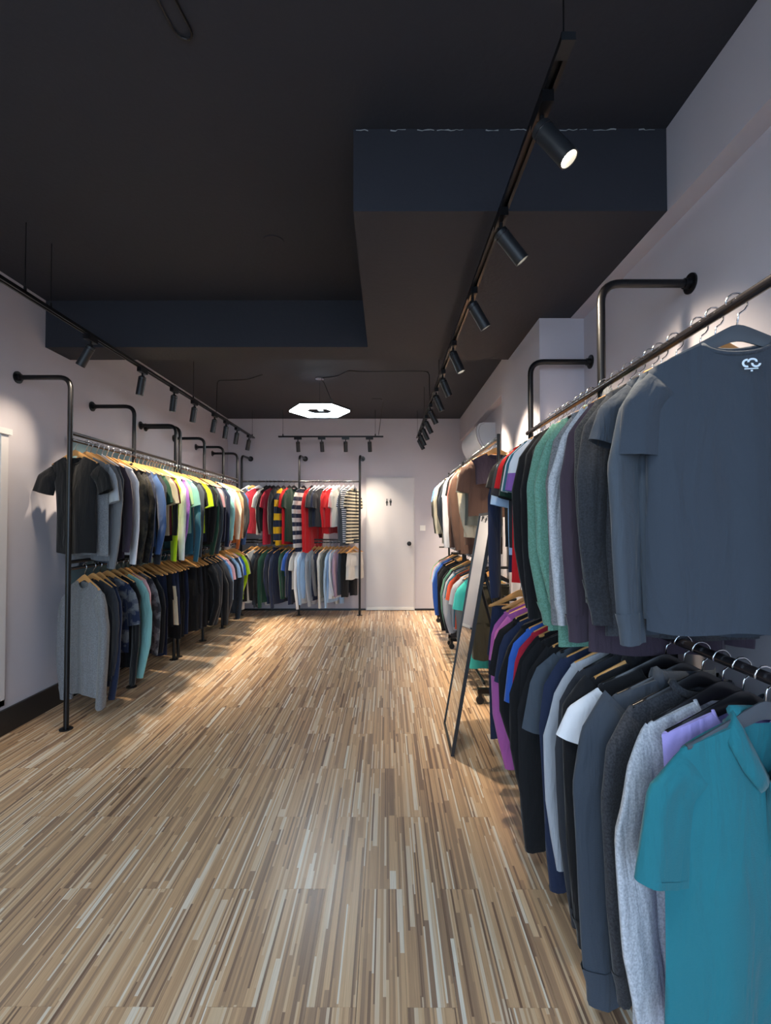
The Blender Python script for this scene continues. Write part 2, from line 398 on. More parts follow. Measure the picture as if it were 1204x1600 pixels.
ORD = ['first','second','third','fourth','fifth','sixth','seventh','eighth','ninth','tenth','eleventh','twelfth','thirteenth','fourteenth','fifteenth','sixteenth','seventeenth','eighteenth','nineteenth','twentieth']
TENS = {20:'twenty',30:'thirty',40:'forty'}
def ordn(i):
    if i < 20: return ORD[i]
    t = (i+1)//10*10; u = (i+1)-t
    return {20:'twentieth',30:'thirtieth',40:'fortieth'}[t] if u == 0 else TENS[t]+'-'+ORD[u-1]
def spot(pos, aim, rz, label, group, power=1.0):
    t = empty('track_spotlight', pos, rz); tag(t, label, 'spotlight', group)
    link('track_adapter', adp_mesh, t); link('stem', stem_mesh, t)
    d = Vector(aim).normalized()
    d = Matrix.Rotation(-rz, 3, 'Z') @ d
    q = (-d).to_track_quat('Z', 'Y')
    h = link('spot_head', head_mesh, t); h.location = Vector((0,0,-.075)) - d*.01 + Vector((0,0,0)); h.rotation_mode = 'QUATERNION'; h.rotation_quaternion = q
    link('lens', lens_mesh, h); link('trim_ring', ring_mesh, h)
    ld = bpy.data.lights.new('bulb', 'SPOT'); ld.energy = SPOT_W*power; ld.color = (1.0,.83,.62); ld.spot_size = math.radians(82); ld.spot_blend = 1.0
    ld.shadow_soft_size = 0.022
    l = bpy.data.objects.new('bulb', ld); COL.objects.link(l); l.parent = h; l.location = (0,0,-.158)
    return t
rt = [1.40,1.91,2.55,3.30,3.92,4.45,5.05,5.6,6.05,6.5,6.85]
raim = [(.42,-.24,-.75),(.60,.04,-.75),(.5,.1,-.8),(.36,-.05,-.85),(.4,.15,-.9),(.4,.1,-.9),(.45,.1,-.85),(.45,.1,-.85),(.4,.1,-.85),(.4,.1,-.85),(.45,.05,-.85)]
for i, y in enumerate(rt):
    spot((.466,y,2.67), raim[i], PI/2, '%s black spotlight from the near end of the right track' % ordn(i), 'spotlights on the right track', (.5,.5,.7)[i] if i < 3 else 1.15)
lt = [2.3,3.17,3.85,4.43,4.9,5.48,5.87,6.3,6.85]
for i, y in enumerate(lt):
    if i == 0: spot((-2.0,1.75,2.67), (-.4,.25,-.85), PI/2, 'black spotlight on the left track nearest the shop front, out of frame', 'spotlights on the left track', .22)
    else: spot((-2.0,y,2.67), (-.50,.0,-.9) if i == 1 else (-.13-.03*(i%3),.06,-.95), PI/2, '%s black spotlight in view from the near end of the left track' % ordn(i-1), 'spotlights on the left track', .2 if i == 1 else .85)
for i, x in enumerate([-1.317,-.964,-.61,-.255]):
    spot((x,7.0,2.67), (.04*(i%2),.30,-.95), 0, '%s black spotlight from the left on the back wall track' % ordn(i), 'spotlights on the back track', .45)

# hexagon pendant
hx = empty('hexagon_pendant', (-.77,5.41,2.685)); tag(hx, 'glowing white hexagon ring lamp hanging from the dark ceiling', 'pendant lamp')
def hexring(r0, r1, z0, z1):
    b = MB()
    for z in (z0, z1):
        for r_ in (r0, r1):
            for k in range(6): b.v.append((r_*math.cos(k*PI/3), r_*math.sin(k*PI/3), z))
    for k in range(6):
        j = (k+1)%6
        b.f += [(k,j,6+j,6+k),(12+k,18+k,18+j,12+j),(k,12+k,12+j,j),(6+k,6+j,18+j,18+k)]
    return b
hexring(.17,.345,-.006,.012).build('light_ring', M['hex'], hx)
hexring(.175,.35,.0122,.030).build('ring_housing', M['black_metal'], hx)
MB().box(-.03,.03,-.215,.215,.030,.040).build('cross_bar', M['black_metal'], hx)
MB().tube([(0,0,.04),(0,0,.385)], .004, 8).build('suspension_rod', M['chrome'], hx)
MB().disc((0,0,.372),(0,0,1),.05,.022,24).build('ceiling_canopy', M['chrome'], hx)
MB().tube(bend([(.02,0,.37),(.05,0,.33),(.12,.02,.16),(.2,.05,.03)], .03), .004, 6).build('power_cord', M['black_metal'], hx)

fill_hex = copy_tree(hx); fill_hex.location = (-.77, .35, 2.685); fill_hex['label'] = 'added hexagon ring lamp out of frame, brightening the near floor and garments'  # extra pendant copy, added out of view to light the near floor and garments
def cable(pts, label, r=.004):
    o = MB().tube(bend(pts, .04), r, 6).build('ceiling_cable', M['black_metal']); tag(o, label, 'cable'); return o
zc = ZC-.006
cable([(-.72,5.41,zc),(-.55,5.35,zc),(-.42,5.15,zc),(-.3,5.2,zc),(.42,5.18,zc),(.47,5.2,zc-.01),(.475,5.2,2.70)], 'black cable along the ceiling from the hexagon lamp to the right track')
cable([(-1.4,5.3,zc),(-1.58,5.45,zc),(-1.66,5.5,zc),(-1.98,5.5,zc-.005),(-1.99,5.5,2.70)], 'black cable dropping from the ceiling to the left track')
cable([(-.735,1.38,zc),(-.715,1.59,zc),(-.655,1.59,zc),(-.68,1.38,zc)], 'dark loop of wiring stuck on the ceiling at the top left', .004)
cable([(-.2,6.35,zc),(-.06,6.35,zc),(-.05,6.42,zc-.01),(-.12,6.97,2.70)], 'thin black cable from the ceiling to the back track')
cv = MB().disc((-.67,2.77,ZC-.005),(0,0,1),.062,.005,28).build('ceiling_cover', M['ceiling']); tag(cv, 'round dark blanking plate on the ceiling before the cross beam', 'cover plate')
cv = MB().disc((-.79,4.67,ZC-.005),(0,0,1),.06,.005,28).build('ceiling_cover', M['ceiling']); tag(cv, 'round dark blanking plate on the ceiling behind the cross beam', 'cover plate')

# ---------------------------------------------------------------- racks
PR = 0.017
def rack_pole(parent, x, y, wallpt, ztop, zbase=0):
    wx, wy = wallpt
    pts = bend([(x,y,zbase),(x,y,ztop),(wx,wy,ztop)], .085, 7)
    po = MB().tube(pts, PR, 14).build('pole', M['black_metal'], parent, True, 50)
    MB().disc((x,y,zbase), (0,0,1), .042, .006, 22).build('floor_flange', M['black_metal'], po)
    d = Vector((wx-x, wy-y, 0)).normalized()
    MB().tube([Vector((wx,wy,ztop)), Vector((wx,wy,ztop))-d*.007], .042, 22).tube([Vector((wx,wy,ztop))-d*.007, Vector((wx,wy,ztop))-d*.03], .022, 16).build('wall_flange', M['black_metal'], po)
def rail(parent, a, b, r=.0125, mat='rail_steel', nm='hanging_rail'):
    return MB().tube([a,b], r, 12).build(nm, M[mat], parent, True, 50)
XP = -2.19
ZU, ZLO = 1.985, 1.095
def left_rack(ys, label, y0, y1):
    t = empty('pipe_rack', (0,0,0)); tag(t, label, 'clothes rack', 'pipe racks along the left wall')
    for y in ys: rack_pole(t, XP, y, (XL, y), 2.42)
    rail(t, (XP,y0,2.035), (XP,y1,2.035), .013, 'black_metal', 'top_bar')
    rail(t, (XP+.012,y0,ZU), (XP+.012,y1,ZU), .0115)
    rail(t, (XP,y0,ZLO+.045), (XP,y1,ZLO+.045), .013, 'black_metal', 'middle_bar')
    rail(t, (XP+.012,y0,ZLO), (XP+.012,y1,ZLO), .0115, 'rail_steel', 'lower_hanging_rail')
    return t
left_rack([3.26,4.09,4.90], 'black pipe rack nearest the front on the left wall', 3.26, 4.90)
left_rack([5.0,5.67,6.33,6.93], 'black pipe rack on the left wall next to the back corner', 5.0, 6.93)
t = empty('pipe_rack'); tag(t, 'black pipe rack against the back wall left of the door', 'clothes rack')
for x in (-2.21,-1.33,-.41): rack_pole(t, x, 7.2, (x+.02, YB), 2.43)
ZBU, ZBL = 2.03, 1.105
rail(t, (-2.21,7.2,ZBU), (-.41,7.2,ZBU)); rail(t, (-2.21,7.2,ZBL+.04), (-.41,7.2,ZBL+.04), .012, 'black_metal', 'middle_bar'); rail(t, (-2.21,7.2,ZBL), (-.41,7.2,ZBL), .0115, 'rail_steel', 'lower_hanging_rail')
t = empty('pipe_rack'); tag(t, 'black pipe rack on the near right wall', 'clothes rack')
XQ, ZRU, ZRL = .89, 1.965, 1.063
for y in (.95,1.954,2.92): rack_pole(t, XQ, y, (XR, y), 2.41)
rail(t, (XQ-.02,.95,ZRU), (XQ-.02,2.92,ZRU), .0135); rail(t, (XQ-.02,.95,ZRL), (XQ-.02,2.92,ZRL), .0135, 'rail_steel', 'lower_hanging_rail')
pg = MB().tube([(.98,3.6,.83),(.86,3.6,.83)], .012, 10).tube([(.905,3.6,.83),(.885,3.6,.83)], .03, 18).build('wall_peg', M['black_metal']); tag(pg, 'short black peg with a round collar on the column side', 'peg')

def rolling_rack(y0, y1, label):
    t = empty('rolling_rack', (.88, (y0+y1)/2, 0)); tag(t, label, 'clothes rack', 'rolling racks beyond the column')
    h = (y1-y0)/2
    for s in (-1, 1):
        po = MB().tube([(0,s*h,.12),(0,s*h,2.11)], .014, 12).build('upright', M['black_metal'], t, True, 50)
        ft = MB().box(-.175,.175,s*h-.02,s*h+.02,.085,.12).build('foot_bar', M['black_metal'], t)
        for q in (-.155,.155):
            MB().tube([(q,s*h-.012,.03),(q,s*h+.012,.03)], .03, 14).box(q-.012,q+.012,s*h-.018,s*h+.018,.05,.085).build('caster', M['rubber'], ft)
        MB().tube([(-.14,s*h,1.06),(.14,s*h,1.06)], .011, 10).build('cross_arm', M['black_metal'], t)
    MB().tube([(0,-h,2.07),(0,h,2.07)], .013, 12).build('hanging_rail', M['black_metal'], t)
    MB().tube([(0,-h,1.06),(0,h,1.06)], .011, 12).build('lower_hanging_rail', M['black_metal'], t)
    MB().tube([(-.12,-h,.16),(-.12,h,.16)], .011, 10).tube([(.12,-h,.16),(.12,h,.16)], .011, 10).build('base_rail', M['black_metal'], t)
rolling_rack(3.72, 5.32, 'black rolling rack just beyond the column')
rolling_rack(5.46, 6.70, 'black rolling rack nearest the back wall on the right')

# ---------------------------------------------------------------- mirror
mr = empty('floor_mirror', (.393, 3.13, 0)); tag(mr, 'tall black framed mirror leaning on its easel stand beside the right racks', 'mirror')
tilt = math.atan2(.256, 1.475)
R = Matrix.Rotation(tilt, 4, 'Y') @ Matrix.Rotation(math.radians(-1.5), 4, 'Z')
W2, H = .2375, 1.5; fw = .016
def mrb(*bx):
    b = MB()
    for q in bx: b.box(*q, M=R)
    return b
mrb((0,.02,-W2,-W2+fw,0,H),(0,.02,W2-fw,W2,0,H),(0,.02,-W2+fw,W2-fw,0,fw),(0,.02,-W2+fw,W2-fw,H-fw,H)).build('mirror_frame', M['matte_black'], mr)
mrb((.006,.010,-W2+fw,W2-fw,fw,H-fw)).build('mirror_glass', M['mirror'], mr)
mrb((.0105,.016,-W2+fw,W2-fw,fw,H-fw)).build('back_board', M['matte_black'], mr)
st = R @ Vector((.035,0,1.12))
for s in (-1,1):
    a = R @ Vector((.03, s*.17, 1.12)); c = Vector((.52, s*.20, .012))
    MB().tube([a,c], .011, 8).build('easel_leg', M['matte_black'], mr)
MB().tube([(.45,-.19,.16),(.45,.19,.16)], .009, 8).build('easel_crossbar', M['matte_black'], mr)

# ---------------------------------------------------------------- hangers
def hanger_hook():
    pts = [(0,0,-.072),(0,0,-.045)]
    for k in range(0, 11):
        a = -PI*.5 + 0.35 + k/10*(PI*1.42)
        pts.append((.025*math.cos(a), 0, -.0145+.026*math.sin(a)+.001))
    pts[1] = (.004,0,-.042)
    return MB().tube(pts, .0024, 6).mesh('hook', M['chrome'], True)
hook_me = hanger_hook()
def hanger_body(mat, hump=.03, thick=.0048, bar=False):
    b = MB(); n = 14; top = []; bot = []
    for i in range(-n, n+1):
        x = i/n; ax = abs(x)
        zt = -.064 - .105*(math.sqrt(ax*ax+.012)-.10)**.9; th = .030*(1-ax)**.7 + .015
        if ax > .93: th *= .75
        top.append((x*.192, zt)); bot.append((x*.192, zt-th))
    # swept section with y thickness growing slightly to the ends and bowed forward
    ring = []
    for (x, zt), (_, zb) in zip(top, bot):
        ax = abs(x)/.192; y = -.012*ax*ax*0; t_ = thick*(1+.35*ax)
        zm = (zt+zb)/2; hz = (zt-zb)/2
        ring.append([(x, y+t_*math.cos(a), zm+hz*math.sin(a)) for a in [k*PI/4+PI/8 for k in range(8)]])
    for r_ in ring: b.v += r_
    for i in range(len(ring)-1):
        for k in range(8):
            b.f.append((i*8+k, i*8+(k+1)%8, (i+1)*8+(k+1)%8, (i+1)*8+k))
    b.f.append(tuple(range(8))); e0 = (len(ring)-1)*8; b.f.append(tuple(e0+k for k in reversed(range(8))))
    if bar: b.tube([(-.185,0,-.158),(.185,0,-.158)], .005, 8)
    return b.mesh('clothes_hanger', mat, True, 60)
HB = {k: hanger_body(M['hanger_'+k]) for k in ('wood','dark','grey','white')}
HBB = {k: hanger_body(M['hanger_'+k], bar=True) for k in ('wood','dark','grey','white')}
HNAME = dict(wood='wooden', dark='black', grey='grey', white='pale')

# ---------------------------------------------------------------- garments
def fprof(seed):
    r = random.Random(seed)
    k = [r.uniform(2.2,3.6), r.uniform(5,8), r.uniform(9,13)]; p = [r.uniform(0,6.28) for _ in range(3)]
    def f(u, v):
        return (math.sin(k[0]*u+p[0]+v*.8)*.5 + math.sin(k[1]*u+p[1])*.32 + math.sin(k[2]*u+p[2]-v)*.18)
    return f
def torso(L, hw, t, seed, neck='crew', hi=False, amp=None, xs=.205, taper=0):
    """closed tube of cloth from the shoulder line to the hem, open at neck and hem"""
    f = fprof(seed); nk = .078
    if hi: base = [-1,-.97,-.9,-.8,-.7,-.6,-.5,-.43,-.37,-.33,-.26,-.18,-.09,0]; nv = 34
    else: base = [-1,-.93,-.78,-.6,-.38,-.33,-.2,0]; nv = 11
    U = base + [-u for u in reversed(base[:-1])]
    if amp is None: amp = .011
    def shoulder(x):
        return -.112 - .058*(max(0,abs(x)-.07)/.135)**1.1
    def neckz(x, front):
        q = max(0, 1-(abs(x)/nk)**2)
        if neck == 'v': return shoulder(nk) - (.135*(1-abs(x)/nk) if front else .010*q)
        if neck == 'pants': return shoulder(0)
        dip = {'crew': .058, 'high': .030}.get(neck, .058)
        return shoulder(nk) - (dip*math.sqrt(q) if front else .014*q)
    b = MB(); nU = len(U); idx = {}
    for side in (0, 1):
        for j in range(nv):
            v = j/(nv-1)
            for i, u in enumerate(U):
                if side == 1 and i in (0, nU-1): continue
                x0 = u*xs/.97 if abs(u) < .97 else u*xs
                x0 = u*xs
                zt = shoulder(x0) if abs(x0) >= nk*.995 else neckz(x0, side == 0)
                sv = v**.8
                wide = xs + (hw-xs)*min(1, (v*3.0))**.6 + taper*v
                x = u*wide
                z = zt + (-L - zt)*v
                edge = math.sqrt(max(0, 1-abs(u)**3.2))
                th = (.0140 + (t-.0140)*min(1, v*3.2)**.8)*edge
                fold = f(u, v)*amp*min(1, v*1.8+.05)
                y = (-th if side == 0 else th) + fold*(1 if side == 0 else .6)
                if v > .0: x += math.sin(v*5+seed)*.004*v
                if j == nv-1: z += .006*math.sin(u*4+seed)
                idx[(side,j,i)] = len(b.v); b.v.append((x, y, z))
    def I(s, j, i):
        if s == 1 and i in (0, nU-1): s = 0
        return idx[(s,j,i)]
    for s in (0,1):
        for j in range(nv-1):
            for i in range(nU-1):
                b.f.append((I(s,j,i), I(s,j,i+1), I(s,j+1,i+1), I(s,j+1,i)))
    for i in range(nU-1):     # shoulder seams
        xm = (U[i]+U[i+1])/2*xs
        if abs(xm) > nk or neck == 'pants':
            q = (I(0,0,i), I(0,0,i+1), I(1,0,i+1), I(1,0,i)); q = tuple(dict.fromkeys(q))
            if len(q) > 2: b.f.append(q)
    # turned-in hem
    j = nv-1; inner = {}
    for s in (0,1):
        for i in range(nU):
            if s == 1 and i in (0,nU-1): continue
            x, y, z = b.v[I(s,j,i)]
            inner[(s,i)] = len(b.v); b.v.append((x*.985, y*.8, z+.02))
    def J(s,i): return inner[(0 if i in (0,nU-1) else s, i)]
    for s in (0,1):
        for i in range(nU-1): b.f.append((I(s,j,i), I(s,j,i+1), J(s,i+1), J(s,i)))
    return b, dict(nk=nk, shoulder=shoulder, neckz=neckz)
def sleeve_mb(side, kind, seed, t, hi=False, spread=1.0, xs=.205, slen=None, wide=1.0):
    r = random.Random(seed*3+side)
    if kind == 'short':
        L_ = slen or .20
        q_ = .62*spread
        P = [(xs-.045,-.220),(xs-.004+.036*q_,-.275),(xs+.006+.060*q_,-.22-L_)]; W = [.062,.066,.066]
        dirs = [(.68,-.73),(.22+.30*q_,-.90),(.02+.28*q_,-.96)]
        if hi: W = [.062,.070,.070]
    else:
        L_ = slen or .60
        a = r.uniform(-.015,.035)*spread; tip = r.uniform(-.055,.02)
        P = [(xs-.045,-.220),(xs+.008,-.29),(xs+.025+a,-.42),(xs+.022+a*1.2,-.21-L_*.62),(xs+.012+a+tip,-.21-L_+abs(tip)*.4)]; W = [.062,.064,.060,.052,.044]
        dirs = [(.72,-.70),(.35,-.94),(.05,-1),(-.02,-1),(-.06,-1)]
    W = [q*wide for q in W]
    nS = (26 if hi else 9) if kind != 'short' else (14 if hi else 6); nR = 28 if hi else 12
    b = MB(); m_ = len(P)-1; f = fprof(seed+side*17+5)
    yb = r.uniform(-.045,.015) if kind != 'short' else r.uniform(-.014,.006)
    tw = r.uniform(.1,.5)
    rows = []
    for j in range(nS):
        s = j/(nS-1)*m_; i = min(int(s), m_-1); q = s-i; q2 = q*q*(3-2*q)
        # Catmull-ish blend
        px = P[i][0]*(1-q)+P[i+1][0]*q; pz = P[i][1]*(1-q)+P[i+1][1]*q
        dx = dirs[i][0]*(1-q)+dirs[i+1][0]*q; dz = dirs[i][1]*(1-q)+dirs[i+1][1]*q
        n_ = math.hypot(dx, dz); dx /= n_; dz /= n_
        wd = W[i]*(1-q)+W[i+1]*q
        rows.append((px, pz, dx, dz, wd, j/(nS-1)))
    last = rows[-1]
    rows2 = rows + [(last[0]-last[2]*.018, last[1]-last[3]*.018, last[2], last[3], last[4]*.9, 1.0)]
    for j, (px, pz, dx, dz, wd, v) in enumerate(rows2):
        tt = t*(.85+.35*v) if kind == 'short' else t*(1.15 - .1*v)
        if kind != 'short' and v > .93 and j < len(rows): wd *= .84
        if j == 0: tt *= .6
        for k in range(nR):
            an = 2*PI*k/nR
            ca = math.cos(an); sa = math.sin(an)
            yy = tt*sa*(1.0 if abs(ca) < .98 else .5) + yb*v + f(ca*1.3, v*2)*.006*min(1,v*3) + (math.sin(v*13+seed)*.004 if kind != 'short' else 0)
            w2 = wd*ca; yy -= w2*tw*min(1, v*2.5)*(1 if kind != 'short' else .5)
            x = px + w2*(-dz); z = pz + w2*dx
            b.v.append((side*x, yy, z))
    m2 = len(rows2)
    for j in range(m2-1):
        for k in range(nR):
            b.f.append((j*nR+k, j*nR+(k+1)%nR, (j+1)*nR+(k+1)%nR, (j+1)*nR+k))
    return b
def band_pts(info, y=.010, n=22, out=0.0):
    pts = []
    nk = info['nk']
    for k in range(n+1):
        a = 2*PI*k/n
        x = nk*math.cos(a); s = math.sin(a)
        z = info['neckz'](x*.999, s < 0); yy = y*1.25*(1 if s > 0 else -1)*abs(s)**.5 if abs(s) > 1e-6 else 0
        pts.append((x, yy, z))
    return pts
def logo(parent, x, y, z, w, flip=False):
    """two linked arcs, a fine line and a dot, printed under the neckline"""
    b = MB(); S = w/560.0
    def arc(cx, cz, rx, rz, a0, a1, wd=62, n=14):
        n0 = len(b.v)
        for k in range(n+1):
            a = math.radians(a0+(a1-a0)*k/n)
            for q in (-.5,.5):
                X = cx+(rx+q*wd)*math.cos(a); Z = cz+(rz+q*wd)*math.sin(a)
                b.v.append((x+X*S, y, z+Z*S))
        for k in range(n): i = n0+2*k; b.f.append((i,i+1,i+3,i+2))
    arc(-130,0,115,110,80,285); arc(25,45,115,85,190,-10); arc(130,-20,110,95,170,360)
    n0 = len(b.v); b.v += [(x-210*S,y,z-200*S),(x+190*S,y,z-200*S),(x+190*S,y,z-165*S),(x-210*S,y,z-165*S)]; b.f.append((n0,n0+1,n0+2,n0+3))
    n0 = len(b.v); b.v += [(x-30*S,y,z-275*S),(x+30*S,y,z-275*S),(x+30*S,y,z-225*S),(x-30*S,y,z-225*S)]; b.f.append((n0,n0+1,n0+2,n0+3))
    o = b.build('printed_logo', M['print_white'], parent); o['label'] = 'small white printed logo of linked arcs'
    sm = o.modifiers.new('thick', 'SOLIDIFY'); sm.thickness = .0006; sm.offset = 0
    return o

NAMES = dict(tee=('t_shirt','t-shirt','shirt'), polo=('polo_shirt','polo shirt','shirt'), long=('long_sleeved_top','long-sleeved top','shirt'),
             hood=('hooded_sweatshirt','hooded sweatshirt','sweatshirt'), jacket=('jacket','jacket','jacket'), pants=('trousers','trousers','trousers'), shorts=('shorts','shorts','shorts'),
             sweater=('sweater','sweater','sweater'), vest=('sleeveless_top','sleeveless top','shirt'))
WORD = dict(lightgrey='light grey', offwhite='off-white', skyblue='sky blue', paleblue='pale blue', tealblue='blue-teal', darkgreen='dark green', camo='dark camouflage',
            lime='neon lime', rust='coral orange', dustypink='dusty pink', gunmetal='blue-grey', palegreen='pale green', sage='sage green heather', slate='slate blue', stone='olive grey', royal='royal blue', denim='denim blue', tealx='teal')
def cname(c): return WORD.get(c, c)
seedn = [0]
def garment(kind, c, pos, base_rz, rail_txt, order, group, L=None, hw=.215, yaw=0, pat='plain', c2=None, per=.05, sc=None, hi=False, hang='wood', t=.024, slen=None, spread=1.0, extra=None, label=None, wide=1.0, neck=None, lean=0):
    seedn[0] += 1; sd = seedn[0]
    nm, word, cat = NAMES[kind]
    mat = cloth(c, pat, c2, per); smat = cloth(sc) if sc else mat
    yaw = (30+.62*yaw if 'back rail' in rail_txt and yaw >= 35 else yaw) + random.uniform(-5,5)
    rz = base_rz + math.radians(yaw)
    dz = 0.0
    if kind in ('pants','shorts'):
        L = L or (.92 if kind == 'pants' else .50)
        me = trouser_mb(L, sd, t, kind)
        root = me.build(nm, mat, None, True, 70)
        MB().tube([(-.165,-.013,-.170),(0,-.017,-.172),(.165,-.013,-.170)], .006, 6).build('waistband', mat, root)
    else:
        L = L or {'tee':.70,'polo':.70,'vest':.66,'long':.76,'sweater':.82,'hood':.80,'jacket':.80}[kind]
        neck = neck or ('v' if kind == 'polo' else 'high' if kind in ('hood','jacket') else 'crew')
        tb, info = torso(L, hw, t, sd, neck, hi, amp=.009+t*.35)
        root = tb.build(nm, mat, None, True, 75)
        if kind != 'vest':
            for s in (-1, 1):
                o = sleeve_mb(s, 'short' if kind in ('tee','polo') else 'long', sd, t*.85, hi, spread, slen=slen, wide=wide).build('sleeve', smat, root, True, 75)
                if sc: o['label'] = '%s sleeve' % cname(sc)
                if hi and kind in ('long','sweater','hood','jacket'):
                    nn = 28; vs = [v.co.copy() for v in o.data.vertices]; nr = len(vs)//nn; cb = MB()
                    for q in (nr-4, nr-3, nr-2):
                        c0 = sum((vs[q*nn+k] for k in range(nn)), Vector())/nn
                        for k in range(nn): cb.v.append(tuple(c0+(vs[q*nn+k]-c0)*(1.06+.03*(k%2))))
                    for q in range(2):
                        for k in range(nn): cb.f.append((q*nn+k, q*nn+(k+1)%nn, (q+1)*nn+(k+1)%nn, (q+1)*nn+k))
                    cb.build('cuff', smat, o, True)
        if kind in ('tee','long','sweater','vest'):
            MB().tube(band_pts(info), .0065 if hi else .006, 8 if hi else 5, cap=False).build('neckband', mat, root, True)
        if kind == 'polo': polo_bits(root, mat, info, hi)
        if kind == 'hood': hood_bits(root, mat)
        if kind == 'jacket':
            MB().tube([(x, y*1.3, z+.012) for x, y, z in band_pts(info)], .012, 6, cap=False).build('stand_collar', mat, root, True)
            zp = MB().box(-.004,.004,-t*1.02-.012,-t*.9-.002,-L+.03,-.14)
            zp.build('zipper', M['hanger_dark'], root)
    tmp = pos + Vector((0,0,.0115))
    root.location = tmp; root.rotation_euler = (random.uniform(-.02,.02)+lean, 0, rz)
    desc = label
    if desc is None:
        pw = {'stripe':'striped', 'camo':'patterned', 'heather':'heather', 'block':'colour-blocked'}.get(pat, '')
        col = cname(c)
        if pat in ('stripe','block') and c2: col = '%s and %s' % (col, cname(c2))
        if pw and pw in col: pw = ''
        desc = ' '.join(q for q in (col, pw, word) if q)
    tag(root, '%s, %s' % (desc, rail_txt % ordn(order)), cat, group)
    h = (link('clothes_hanger', (HBB if kind in ('pants','shorts') else HB)[hang])); h.location = tmp; h.rotation_euler = (0,0,rz)
    link('hook', hook_me, h)
    tag(h, '%s hanger, %s' % (HNAME[hang], rail_txt % ordn(order)), 'hanger', 'hangers, ' + group)
    return root
def trouser_mb(L, sd, t, kind):
    """trousers hung by the waist from the hanger's bar: waist, then two legs"""
    b = MB(); f = fprof(sd); n = 20; nv = 12; split = .30/L if kind == 'pants' else .5
    split = min(.6, split); z0 = -.165
    rows = int(nv*split)+1
    def ring(cx, hw, th, z, v, o):
        i0 = len(b.v)
        for k in range(n):
            a = 2*PI*k/n; ca = math.cos(a); sa = math.sin(a)
            b.v.append((cx+hw*ca, th*sa + f(ca*1.1+o, v)*.010*min(1,v*2+.1), z + (.006*math.sin(ca*3+sd) if v > .98 else 0)))
        return i0
    prev = None
    for j in range(rows+1):
        v = j/rows*split; i0 = ring(0, .17+.03*v/split, t*.9*min(1,.45+v*2), z0-(L)*v, v, 0)
        if prev is not None:
            for k in range(n): b.f.append((prev+k, prev+(k+1)%n, i0+(k+1)%n, i0+k))
        else: b.f.append(tuple(i0+k for k in range(n)))
        prev = i0
    for s in (-1,1):
        prev = None
        for j in range(nv-rows+2):
            v = split-.03 + (1-split+.03)*j/(nv-rows+1)
            w_ = .098 - (.030*(v-split) if kind == 'pants' else -.02*(v-split))
            i0 = ring(s*(.097+.01*(v-split)), w_, t*.85, z0-L*v, v, s)
            if prev is not None:
                for k in range(n): b.f.append((prev+k, prev+(k+1)%n, i0+(k+1)%n, i0+k))
            prev = i0
    return b
def polo_bits(root, mat, info, hi):
    for s in (-1,1):
        # collar leaf: stands at the neck, folds outward and points down
        b = MB()
        edge_in = [(.070,.018,-.085),(.078,-.004,-.092),(.066,-.016,-.120),(.040,-.020,-.172),(.010,-.022,-.228)]
        edge_out = [(.086,.022,-.118),(.104,-.004,-.132),(.106,-.026,-.158),(.078,-.031,-.212),(.040,-.034,-.258)]
        n0 = 0; K = 12
        def lerp(E, q):
            q *= len(E)-1; i = min(int(q), len(E)-2); f_ = q-i
            return [E[i][k]*(1-f_)+E[i+1][k]*f_ for k in range(3)]
        for k in range(K+1):
            a, c = lerp(edge_in, k/K), lerp(edge_out, k/K)
            for m_ in range(5):
                q = m_/4; bul = .008*math.sin(q*PI)
                b.v.append((s*(a[0]*(1-q)+c[0]*q), a[1]*(1-q)+c[1]*q-bul, a[2]*(1-q)+c[2]*q))
        for k in range(K):
            for m_ in range(4): i = k*5+m_; b.f.append((i,i+1,i+6,i+5))
        o = b.build('collar_leaf', mat, root, True)
        sm = o.modifiers.new('thick','SOLIDIFY'); sm.thickness = .003
    MB().tube([(.074,.006,-.09),(.05,.02,-.096),(0,.024,-.100),(-.05,.02,-.096),(-.074,.006,-.09)], .013, 8).build('collar_stand', mat, root, True)
    MB().box(-.017,.017,-.036,-.022,-.40,-.236).build('placket', mat, root)
    for z in (-.245,-.285,-.330):
        MB().tube([(0,-.036,z),(0,-.039,z),(0,-.040,z)], .006, 14, rr=[.0058,.0062,.0045]).build('button', M['pearl'], root, True)
def hood_bits(root, mat):
    b = MB(); n = 14; m_ = 8
    for j in range(n+1):
        a = PI*(j/n)
        for k in range(m_):
            q = 2*PI*k/m_; rr_ = .028+.008*math.sin(a)
            cx = .082*math.cos(a); cy = .014+.02*math.sin(a)*.6; cz = -.105-.035*math.sin(a)**.5*.6
            b.v.append((cx+rr_*.5*math.cos(q)*math.cos(a), cy-.026+rr_*math.cos(q)*.7, cz+rr_*1.05*math.sin(q)))
    for j in range(n):
        for k in range(m_): b.f.append((j*m_+k, j*m_+(k+1)%m_, (j+1)*m_+(k+1)%m_, (j+1)*m_+k))
    b.f.append(tuple(range(m_))); b.f.append(tuple(n*m_+k for k in range(m_)))
    b.build('hood', mat, root, True)
    for s in (-1,1):
        MB().tube([(s*.03,-.03,-.13),(s*.032,-.036,-.2),(s*.030,-.036,-.25)], .0022, 5).build('drawstring', M['hanger_white'] if False else mat, root)

V = Vector
